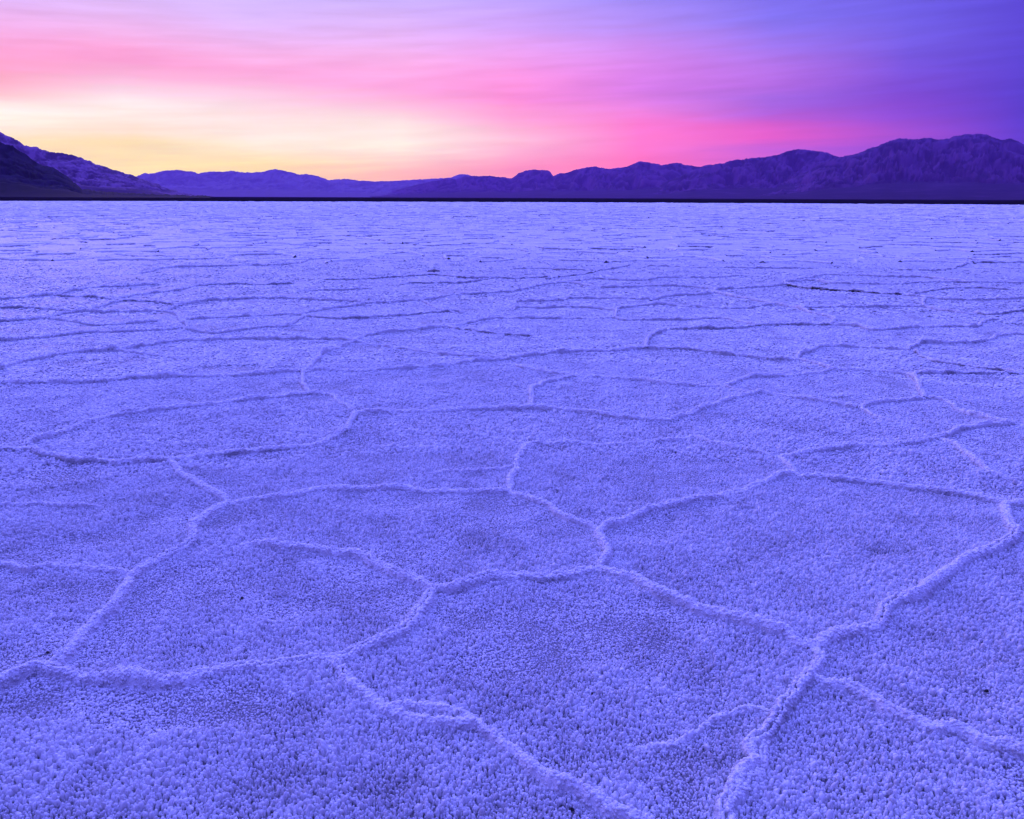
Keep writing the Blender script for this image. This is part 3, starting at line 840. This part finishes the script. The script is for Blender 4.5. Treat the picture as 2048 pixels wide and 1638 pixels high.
# the countless ridges of the far plates, and of the plates beside the view
def far_ridges():
    V, Q, MU, DI = [], [], [], []
    base = 0
    def lattice(s, r0, r1, seg, keep, azmax, seed, hscale):
        nonlocal base
        rg = np.random.default_rng(seed)
        nj = int(r1 / (s * 0.75)) + 2
        edges = []
        def vert(i, j):           # jittered hexagon lattice as a brick wall
            h = hsh(np.array([i]), np.array([j]), seed)[0] - 0.5
            k = hsh(np.array([i]), np.array([j]), seed + 9)[0] - 0.5
            return (i * s * 0.5 + h * s * 0.55, j * s * 0.87 + (0.14 * s if (i + j) % 2 else -0.14 * s) + k * s * 0.5)
        nj = int(r1 / (s * 0.87)) + 1
        for j in range(-2, nj):
            half = int(min(r1, (j + 2) * s * 0.87 * math.tan(azmax) + 3) / (s * 0.5))
            for i in range(-half, half + 1):
                edges.append((vert(i, j), vert(i + 1, j)))
                if (i + j) % 2:
                    edges.append((vert(i, j), vert(i, j + 1)))
        e = np.array(edges)
        e = e[rg.random(len(e)) < keep]
        mid = e.mean(1)
        dd = np.hypot(*mid.T)
        az = np.arctan2(mid[:, 0], mid[:, 1])
        ok = (dd > r0) & (dd < r1) & (np.abs(az) < azmax)
        for f_ in np.linspace(0, 1, 9):
            q_ = e[:, 0] * (1 - f_) + e[:, 1] * f_
            px, py = to_px(q_[:, 0], q_[:, 1])
            ok &= ~((px > -90) & (px < 2140) & (py > 528) & (py < 1800))
        ok &= dd > 4
        e = e[ok]
        u = np.linspace(0, 1, seg)
        T = np.array([-1, -0.5, 0, 0.5, 1.0])
        n = len(e)
        a = e[:, 0][:, None]; b_ = e[:, 1][:, None]
        p = a + (b_ - a) * u[None, :, None]
        dv = e[:, 1] - e[:, 0]; ln = np.hypot(*dv.T)
        nr = np.stack([-dv[:, 1], dv[:, 0]], 1) / np.maximum(ln, 1e-6)[:, None]
        w = (fbm(p[..., 0] / (s * 0.35), p[..., 1] / (s * 0.35), seed + 3, 3) - 0.5) * s * 0.30 * np.sin(np.pi * u)[None]
        p = p + nr[:, None] * w[..., None]
        H = hscale * (0.45 + 1.15 * rg.random(n)[:, None]) * (0.5 + fbm(p[..., 0] / 0.5, p[..., 1] / 0.5, seed + 5, 2))
        Wd = 0.075 * (0.6 + 0.8 * rg.random(n)[:, None]) * (0.8 + 0.5 * vnoise(p[..., 0] / 0.6, p[..., 1] / 0.6, seed + 7)) * (hscale / 0.035)
        Xp = p[..., 0][..., None] + nr[:, None, 0, None] * T * Wd[..., None]
        Yp = p[..., 1][..., None] + nr[:, None, 1, None] * T * Wd[..., None]
        prof = np.array([-0.35, 0.42, 1.0, 0.42, -0.35])
        Zp = gh(Xp, Yp) + H[..., None] * prof + 0.010 * (vnoise(Xp / 0.05, Yp / 0.05, seed) - 0.5)
        V.append(np.stack([Xp, Yp, Zp], -1).reshape(-1, 3))
        q = grid_quads(seg, 5)[:, ::-1]
        Q.append((q[None] + (np.arange(n) * seg * 5)[:, None, None]).reshape(-1, 4) + base)
        mu = np.where(rg.random(n) < 0.10, 0.7, 0.0)
        DI.append(np.repeat(rg.uniform(0.55, 1.0, n), seg * 5) * np.tile(np.array([1, .9, .1, .9, 1]), n * seg))  # flanks painted dark as if shaded, crest left pale
        MU.append(np.repeat(mu, seg * 5) * np.tile(np.array([1, 1, .2, 1, 1]), n * seg))
        base += n * seg * 5
    lattice(1.75, 1.0, 60, 22, 0.8, R(50), 301, 0.040)
    lattice(2.2, 60, 130, 12, 0.85, R(44), 401, 0.066)
    lattice(3.6, 130, 262, 9, 0.85, R(42), 501, 0.10)
    return mesh_np('salt_ridges', np.vstack(V), np.vstack(Q), [M_RIDGE], attrs={'mud': np.concatenate(MU), 'ridge_shade': np.concatenate(DI)})


link('salt_ridges', far_ridges(), 'countless low salt ridges crowding together towards the horizon', 'salt ridges', kind='stuff')

# ------------------------------------------------------------------ mud clods and stones
def clod_mesh(name, lx, ly, h, seed, mat, nu=40, nv=14, lump=0.5):
    """a low broken lump lying on the crust"""
    u = np.linspace(0, 2 * np.pi, nu, endpoint=False)
    vv = np.linspace(0, 1, nv)
    U, Vv = np.meshgrid(u, vv)
    rad = 1 + lump * (fbm(np.cos(U) * 1.7 + seed, np.sin(U) * 1.7 + Vv * 1.5, seed, 4) - 0.5) * 1.6
    rr_ = np.sin(Vv * np.pi * 0.62) / math.sin(math.pi * 0.5)
    X = np.cos(U) * rr_ * rad * lx; Y = np.sin(U) * rr_ * rad * ly
    Z = np.cos(Vv * np.pi * 0.62) * h * (0.7 + 0.8 * (fbm(X / lx * 2.2 + seed, Y / ly * 2.2, seed + 2, 4)))
    vt = np.stack([X, Y, Z], -1).reshape(-1, 3)
    q = []
    for j in range(nv - 1):
        for i in range(nu):
            q.append((j * nu + i, (j + 1) * nu + i, (j + 1) * nu + (i + 1) % nu, j * nu + (i + 1) % nu))
    return mesh_np(name, vt, np.array(q), [mat])


CLODS = [   # label, centre px, half width px, depth m, height m
 ("black crumbled mud clod lying on the salt at upper centre", (868, 543), 15, .30, .10),
 ("flat dark mud lump on the central plate right of the mud spot", (1112, 987), 12, .035, .012),
 ("small dark mud lump broken open at the foot of the upright central ridge", (1000, 988), 12, .03, .016),
 ("long low black mud clod in the right middle distance", (1766, 588), 26, .14, .045),
 ("small black mud clod left of the long black one on the right", (1677, 581), 9, .12, .05),
 ("dark mud clod heaped on the shaded plate right of centre", (1620, 620), 10, .15, .05),
 ("thin black mud streak far out just right of centre", (1300, 517), 14, .25, .055),
 ("narrow dark mud streak at centre right in the middle distance", (1114, 540), 12, .2, .045),
 ("black mud streak left of centre in the middle distance", (527, 570), 16, .14, .035),
 ("dark mud lump on the salt seam at the centre", (1048, 674), 8, .07, .025),
 ("far black mud streak near the left horizon", (244, 449), 20, .8, .10),
 ("far black mud streak near the right horizon", (1836, 462), 14, .7, .10),
 ("far black mud streak right of centre near the horizon", (1483, 461), 15, .7, .09),
 ("dark mud clod far out left of centre beside a thin ridge", (495, 492), 12, .5, .10),
 ("long thin dark mud streak at far left in the distance", (120, 478), 18, .5, .07),
 ("dark mud streak at upper right in the middle distance", (1928, 566), 18, .14, .035),
]
for k, (lab, (x, y), hw, dep, hh) in enumerate(CLODS):
    g = ground_pt(x, y)
    sc_ = float(np.hypot(*g)) / F_PX * 1.02
    me = clod_mesh('mud_clod', hw * sc_ * 0.85, dep * 0.5, hh * 0.42, 7 + 3 * k, M_CLOD)
    o = link('mud_clod', me, lab, 'mud clod', 'dark mud clods on the salt')
    o.location = (g[0], g[1], float(gh(g[0], g[1])) - 0.003)
    stamp([g], [hw * sc_ * 0.75])
STONES = [
 ("tiny black stone among the crystals at the right edge of the front plate", (1972, 1387), .0085),
 ("tiny black stone in the crystals near the lower left edge", (97, 1312), .0075),
 ("small dark stone lying in the front left plate", (485, 1202), .0075),
 ("tiny black stone by the bottom edge at centre", (1143, 1622), .0085),
 ("tiny dark stone on the crest of the low front left ridge", (485, 1338), .007),
 ("tiny black stone in the middle of the front centre plate", (1185, 1392), .007),
]
for k, (lab, (x, y), r_) in enumerate(STONES):
    g = ground_pt(x, y)
    me = clod_mesh('pebble', r_ * 0.8, r_ * 0.55, r_ * 0.6, 91 + k, M_STONE, 18, 9, 0.6)
    o = link('pebble', me, lab, 'stone', 'small dark stones in the salt')
    o.location = (g[0], g[1], float(gh(g[0], g[1])) + 0.010 + (0.012 if k == 4 else 0))
    stamp([g], [r_ * 1.1])

# ------------------------------------------------------------------ salt crystals (one stuff object)
protos = bpy.data.collections.new('crystal_shapes')


def nub_mesh(seed, lobes):
    V, Fq = [], []
    rg = np.random.default_rng(seed)
    base = 0
    nu, nv = 9, 6
    for l in range(lobes):
        if l == 0:
            cx = cy_ = 0.0; rad = 0.50; h = 1.0; lean = rg.normal(0, .08, 2)
        else:
            a = rg.uniform(0, 6.28); cx = 0.36 * math.cos(a); cy_ = 0.36 * math.sin(a); rad = rg.uniform(.26, .38); h = rg.uniform(.45, .85)
            lean = np.array([math.cos(a), math.sin(a)]) * rg.uniform(.05, .25)
        u = np.linspace(0, 2 * np.pi, nu, endpoint=False)
        # a stubby knob: narrow foot, swollen top
        prof = [(0.70, -0.35), (0.74, 0.12), (0.92, 0.42), (1.0, 0.66), (0.72, 0.89), (0.26, 1.0)]
        ring = []
        for (pr, pz) in prof:
            wob = 1 + 0.28 * (rg.random(nu) - 0.5)
            ring.append(np.stack([cx + lean[0] * max(pz, 0) + np.cos(u) * rad * pr * wob, cy_ + lean[1] * max(pz, 0) + np.sin(u) * rad * pr * wob,
                                  pz * h + 0.07 * (rg.random(nu) - 0.5)], 1))
        V.append(np.vstack(ring))
        for j in range(nv - 1):
            for i in range(nu):
                Fq.append((base + j * nu + i, base + j * nu + (i + 1) % nu, base + (j + 1) * nu + (i + 1) % nu, base + (j + 1) * nu + i))
        for i in range(1, nu - 1, 2):
            tq = [base + (nv - 1) * nu, base + (nv - 1) * nu + i, base + (nv - 1) * nu + i + 1, base + (nv - 1) * nu + min(i + 2, nu - 1)]
            if len(set(tq)) == 4:
                Fq.append(tuple(tq))
            else:
                pass
        base += nu * nv
    return mesh_np('crystal', np.vstack(V), np.array(Fq), [M_NUB])


NSHAPE = 8
for k in range(NSHAPE):
    po = bpy.data.objects.new('crystal_shape', nub_mesh(50 + k, (1, 2, 3, 2, 4, 1, 3, 2)[k]))
    protos.objects.link(po)


def scatter(step, r0, r1, azmax, seed):
    rg = np.random.default_rng(seed)
    xm = r1 * math.sin(azmax)
    gx, gy = np.meshgrid(np.arange(-xm, xm, step), np.arange(0.6, r1, step * 0.94))
    gx = gx + (np.arange(gx.shape[0]) % 2)[:, None] * step * 0.5
    gx = gx + rg.uniform(-.42, .42, gx.shape) * step; gy = gy + rg.uniform(-.42, .42, gy.shape) * step
    x = gx.ravel(); y = gy.ravel()
    d = np.hypot(x, y)
    ok = (d > r0) & (d < r1) & (np.abs(np.arctan2(x, y)) < azmax)
    # leave out what no step to the side could see
    px, py = to_px(x, y)
    ok &= (px > -1100) & (px < 3150) & (py < 2100)
    x = x[ok]; y = y[ok]
    i = np.clip(((x - MX0) / MS).astype(int), 0, mask.shape[1] - 1); j = np.clip(((y - MY0) / MS).astype(int), 0, mask.shape[0] - 1)
    ok = mask[j, i] == 0
    x = x[ok]; y = y[ok]
    patch = fbm(x / 0.5, y / 0.35, 140, 4)                  # where the crystals stayed low
    big = fbm(x / 0.16 + 9, y / 0.16, 150, 3)
    lowp = np.clip((0.47 - patch) / 0.16, 0, 1)
    s = (0.72 + 0.75 * (big - 0.25)) * (1 - 0.25 * lowp)
    s *= np.clip(rg.lognormal(0, .24, len(x)), .5, 1.9)
    hgt = s ** 0.8 * rg.uniform(0.6, 1.7, len(x)) * (1 - 0.45 * lowp)
    keep = rg.random(len(x)) < 0.93 * np.interp(np.hypot(x, y), [12, 26], [1, 0.05])
    return x[keep], y[keep], s[keep], hgt[keep], keep.sum()


P, SS, HH = [], [], []
for step, r0, r1, seed, szf in ((0.0078, 1.1, 4.6, 1, 0.86), (0.0125, 4.6, 7.4, 2, 1.35), (0.020, 7.4, 11.5, 3, 2.1), (0.036, 11.5, 26.0, 4, 3.4)):
    x, y, s, h, n = scatter(step, r0, r1, R(50), seed)
    fade = np.interp(np.hypot(x, y), [4.5, 8, 12, 20], [1, .52, .32, .22])
    P.append(np.stack([x, y, gh(x, y) - 0.001], 1)); SS.append(s * szf * 0.0102); HH.append(h * (szf ** 0.4) * 0.0155 * fade)
P = np.vstack(P); SS = np.concatenate(SS); HH = np.concatenate(HH)
n = len(P)
print('crystals', n)
me = bpy.data.meshes.new('salt_crystals')
me.vertices.add(n); me.vertices.foreach_set('co', P.astype(np.float32).ravel())
a = me.attributes.new('rot', 'FLOAT_VECTOR', 'POINT')
a.data.foreach_set('vector', np.stack([rng.normal(0, .16, n), rng.normal(0, .16, n), rng.uniform(0, 6.283, n)], 1).astype(np.float32).ravel())
a = me.attributes.new('scl', 'FLOAT_VECTOR', 'POINT')
a.data.foreach_set('vector', np.stack([SS, SS * rng.uniform(.8, 1.2, n), HH], 1).astype(np.float32).ravel())
a = me.attributes.new('idx', 'INT', 'POINT')
a.data.foreach_set('value', rng.integers(0, NSHAPE, n).astype(np.int32))
me.update()
ob = link('salt_crystals', me, 'carpet of stubby white salt crystals covering the near plates between the ridges', 'salt crystals', kind='stuff')
ng = bpy.data.node_groups.new('scatter_crystals', 'GeometryNodeTree')
ng.interface.new_socket('Geometry', in_out='INPUT', socket_type='NodeSocketGeometry')
ng.interface.new_socket('Geometry', in_out='OUTPUT', socket_type='NodeSocketGeometry')
gi = ng.nodes.new('NodeGroupInput'); go = ng.nodes.new('NodeGroupOutput')
ip = ng.nodes.new('GeometryNodeInstanceOnPoints')
ci = ng.nodes.new('GeometryNodeCollectionInfo')
ci.inputs['Collection'].default_value = protos
ci.inputs['Separate Children'].default_value = True
ci.inputs['Reset Children'].default_value = True
def named(nm, typ):
    q = ng.nodes.new('GeometryNodeInputNamedAttribute'); q.data_type = typ; q.inputs['Name'].default_value = nm
    return next(o_ for o_ in q.outputs if o_.enabled and o_.name == 'Attribute')
ng.links.new(gi.outputs[0], ip.inputs['Points'])
ng.links.new(ci.outputs[0], ip.inputs['Instance'])
ip.inputs['Pick Instance'].default_value = True
ng.links.new(named('idx', 'INT'), ip.inputs['Instance Index'])
ng.links.new(named('rot', 'FLOAT_VECTOR'), ip.inputs['Rotation'])
ng.links.new(named('scl', 'FLOAT_VECTOR'), ip.inputs['Scale'])
ng.links.new(ip.outputs[0], go.inputs[0])
md = ob.modifiers.new('scatter', 'NODES'); md.node_group = ng

# ------------------------------------------------------------------ mountains
def rock_mat(name, dark, light, sc_):
    m, t, b = new_mat(name)
    n1 = noise(t, sc_, 9, 0.62)
    at = nd(t, 'ShaderNodeAttribute', attribute_name='relief_shade')  # relief shading put into the rock colour: gullies darker, spurs lighter
    n1 = mth(t, 'ADD', mth(t, 'MULTIPLY', n1, 0.62), mth(t, 'MULTIPLY', at.outputs['Fac'], 0.38))
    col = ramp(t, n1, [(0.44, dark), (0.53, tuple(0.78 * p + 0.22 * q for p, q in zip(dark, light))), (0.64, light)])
    t.links.new(col, b.inputs['Base Color'])
    b.inputs['Roughness'].default_value = 0.95
    b.inputs['Specular IOR Level'].default_value = 0.05
    return m


def mountain(name, label, crest, dist, mat, depth=0.28, fan=0.4, seed=1, spur=0.35, az_ext=(None, None), rough=1.0, base_px=None):
    """a range whose skyline follows 'crest' (photo points); dist(px) gives the metres to the crest.
    From the crest the ground falls towards the viewer in spurs and gullies and runs out in an alluvial fan."""
    cr = np.array(crest, float)
    if not callable(dist):
        dval = dist
        dist = lambda x: np.full_like(np.asarray(x, float), dval)
    xs = np.arange(cr[0, 0], cr[-1, 0] + 0.1, 1.25)
    yy = np.interp(xs, cr[:, 0], cr[:, 1])
    rgh = (fbm(xs / 9.0, xs * 0 + seed, seed, 4, 0.75) - 0.5) * 8.0 * rough
    yy = yy + rgh * 0.9
    d = ray(xs, yy)
    az = np.arctan2(d[:, 0], d[:, 1])
    hor = np.hypot(d[:, 0], d[:, 1])
    D = dist(xs)
    Hc = np.maximum(d[:, 2] / hor * D + CAM_H, 2.0)
    nv = 90
    w = np.concatenate([np.linspace(0, 1, nv), np.linspace(1.02, 1.35, 10)])       # 0 foot of the fan, 1 crest, beyond: the far side
    Wg, Ag = np.meshgrid(w, az, indexing='ij')
    Rg = D[None] * (1 - depth) + D[None] * depth * Wg
    X = Rg * np.sin(Ag); Y = Rg * np.cos(Ag)
    k = np.clip((Wg - fan) / (1 - fan), 0, 1)
    env = np.where(Wg <= 1, 0.20 * (Wg / max(fan, .01)).clip(0, 1) ** 1.4 * (1 - k) + k * (0.20 + 0.80 * k ** 0.85), np.clip(1 - (Wg - 1) / 0.36, 0, 1))
    lam = D.mean() * 0.030
    wx = X / lam + 1.6 * fbm(X / lam * 0.5, Y / lam * 0.5, seed + 3, 3); wy = Y / lam * 0.42 + 1.2 * fbm(X / lam * 0.5 + 7, Y / lam * 0.5, seed + 4, 3)
    rid = 1 - np.abs(2 * fbm(wx, wy, seed + 5, 5, 0.55) - 1) * 1.8
    rid2 = 1 - np.abs(2 * fbm(wx * 3.1, wy * 3.1, seed + 8, 4, 0.6) - 1) * 1.8
    amp = spur * np.clip(k * 1.5, 0, 1) * (1 - k) ** 0.55 * 1.25
    Z = Hc[None] * (env + amp * (rid - 0.72) + 0.32 * amp * (rid2 - 0.7))
    Z += Hc[None] * 0.02 * (fbm(X / lam * 2, Y / lam * 0.8, seed + 12, 4) - 0.5) * np.clip(Wg * 8, 0, 1) * np.where(Wg < fan, 1, 0)
    # nothing in front may rise over the skyline seen from the flat
    lim = (Hc[None] - CAM_H) * Rg / D[None] * 0.99 + CAM_H
    Z = np.where(Wg < 1, np.minimum(Z, lim), Z)
    Z[0] = -4
    Z = np.maximum(Z, np.where(Wg < 0.02, -4, -0.11))
    Z[-1] = -4
    me = mesh_np(name, np.stack([X, Y, Z], -1).reshape(-1, 3), grid_quads(len(w), len(az)), [mat], attrs={'relief_shade': (np.clip(0.5 + 0.9 * (rid2 - 0.5), 0, 1) * np.clip(k * 3, 0, 1) + 0.40 * (1 - np.clip(k * 3, 0, 1))).ravel()})
    return link(name, me, label, 'mountain', kind='structure')


M_R1 = rock_mat('dark_rock', (0.003, 0.003, 0.009), (0.013, 0.009, 0.028), 0.006)
M_R2 = rock_mat('slope_rock', (0.03, 0.014, 0.03), (0.17, 0.08, 0.17), 0.0055)
M_R3 = rock_mat('range_rock', (0.006, 0.002, 0.008), (0.095, 0.032, 0.09), 0.0050)
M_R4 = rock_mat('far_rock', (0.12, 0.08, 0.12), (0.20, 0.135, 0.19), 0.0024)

mountain('mountain', 'nearest black mountain slope dropping to the flat at the left edge',
         [(-900,60),(-500,120),(-300,180),(-150,230),(-60,262),(0,283),(10,288),(24,291),(37,300),(56,311),(68,322),(81,330),(107,335),(122,345),(137,355),(151,367),(166,378),(200,382),(260,386),(330,389),(420,392)],
         1500, M_R1, depth=0.30, fan=0.25, seed=3, spur=.30, rough=.8)
mountain('mountain', 'violet rocky mountain slope falling right behind the black one at left',
         [(-700,185),(-400,190),(-200,215),(-80,243),(0,265),(20,273),(40,283),(50,291),(75,295),(100,304),(130,307),(150,311),(175,320),(195,329),(215,336),(245,345),(270,352),(300,363),(330,375),(360,384),(385,390),(430,393)],
         5600, M_R2, depth=0.30, fan=0.12, seed=13, spur=.32, rough=.8)
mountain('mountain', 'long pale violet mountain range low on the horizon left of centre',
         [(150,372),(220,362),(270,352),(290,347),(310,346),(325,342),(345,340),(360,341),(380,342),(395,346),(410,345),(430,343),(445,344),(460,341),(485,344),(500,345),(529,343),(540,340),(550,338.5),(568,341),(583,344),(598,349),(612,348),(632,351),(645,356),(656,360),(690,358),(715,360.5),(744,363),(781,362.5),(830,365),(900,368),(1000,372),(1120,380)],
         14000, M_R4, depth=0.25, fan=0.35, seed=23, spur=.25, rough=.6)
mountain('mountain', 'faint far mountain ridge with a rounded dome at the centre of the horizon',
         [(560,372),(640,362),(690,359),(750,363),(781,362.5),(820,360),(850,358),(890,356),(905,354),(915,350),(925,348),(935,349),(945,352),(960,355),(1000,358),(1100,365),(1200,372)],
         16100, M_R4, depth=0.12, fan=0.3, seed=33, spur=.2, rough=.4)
mountain('mountain', 'jagged violet mountain chain right of centre with knobby summits',
         [(740,388),(800,378),(839,368),(861,363),(895,356),(915,358.6),(932,352),(952,352),(976,351),(998,354),(1023,356.7),(1036,348),(1049,342.4),(1064,339),(1095,341),(1101,345),(1107,351.6),(1114,348),(1123,345),(1131,346),(1146,340),(1159,339),(1177,333.7),(1192,333.7),(1220,338),(1251,334),(1269,327),(1279,322),(1294,324.7),(1307,326.5),(1325,330),(1340,326.5),(1356,325.8),(1371,330),(1394,333.7),(1435,328),(1480,326),(1560,335),(1700,350)],
         lambda x: np.interp(x, [740, 1000, 1300, 1700], [13000, 12200, 10500, 9800]), M_R3, depth=0.34, fan=0.42, seed=43, spur=.62, rough=.6)
mountain('mountain', 'dark violet rounded mountain massif between the jagged chain and the tallest one',
         [(1290,385),(1340,360),(1394,338),(1435,328),(1445,327),(1461,322),(1490,318),(1524,314),(1557,310),(1573,303.5),(1598,299),(1626,301),(1657,306),(1677.5,314.7),(1720,322),(1800,335),(1950,355)],
         9000, M_R3, depth=0.34, fan=0.40, seed=53, spur=.62, rough=.7)
mountain('mountain', 'tallest dark violet mountain massif at the right edge with long alluvial fan',
         [(1420,394),(1500,386),(1560,368),(1610,345),(1640,327),(1677,314),(1708,308),(1729,301),(1754,292.5),(1780,281),(1800,276),(1831,279.7),(1854,276),(1880,279.7),(1908,273),(1933,268.7),(1956,267),(1972,268.7),(2005,280),(2023,277.6),(2048,288.6),(2120,282),(2200,268),(2330,262),(2500,275),(2800,250),(3200,240)],
         7800, M_R3, depth=0.42, fan=0.45, seed=63, spur=.62, rough=.7)

# ------------------------------------------------------------------ haze
M_HAZE = bpy.data.materials.new('haze')
M_HAZE.use_nodes = True
t = M_HAZE.node_tree
t.nodes.clear()
pv = nd(t, 'ShaderNodeVolumePrincipled')
pv.inputs['Color'].default_value = (0.54, 0.22, 1.0, 1)
pv.inputs['Density'].default_value = HAZE_SIGMA
pv.inputs['Anisotropy'].default_value = 0.0
mo = nd(t, 'ShaderNodeOutputMaterial')
t.links.new(pv.outputs[0], mo.inputs['Volume'])
S = HAZE_HALF
z0, z1 = -6.0, HAZE_TOP
vs = [(x, y, z) for z in (z0, z1) for y in (-4000, S) for x in (-S, S)]
fs = [(0, 2, 3, 1), (4, 5, 7, 6), (0, 1, 5, 4), (2, 6, 7, 3), (0, 4, 6, 2), (1, 3, 7, 5)]
me = bpy.data.meshes.new('haze'); me.from_pydata(vs, [], fs); me.materials.append(M_HAZE)
link('haze', me, 'thin violet evening haze lying over the valley', 'haze', kind='stuff')
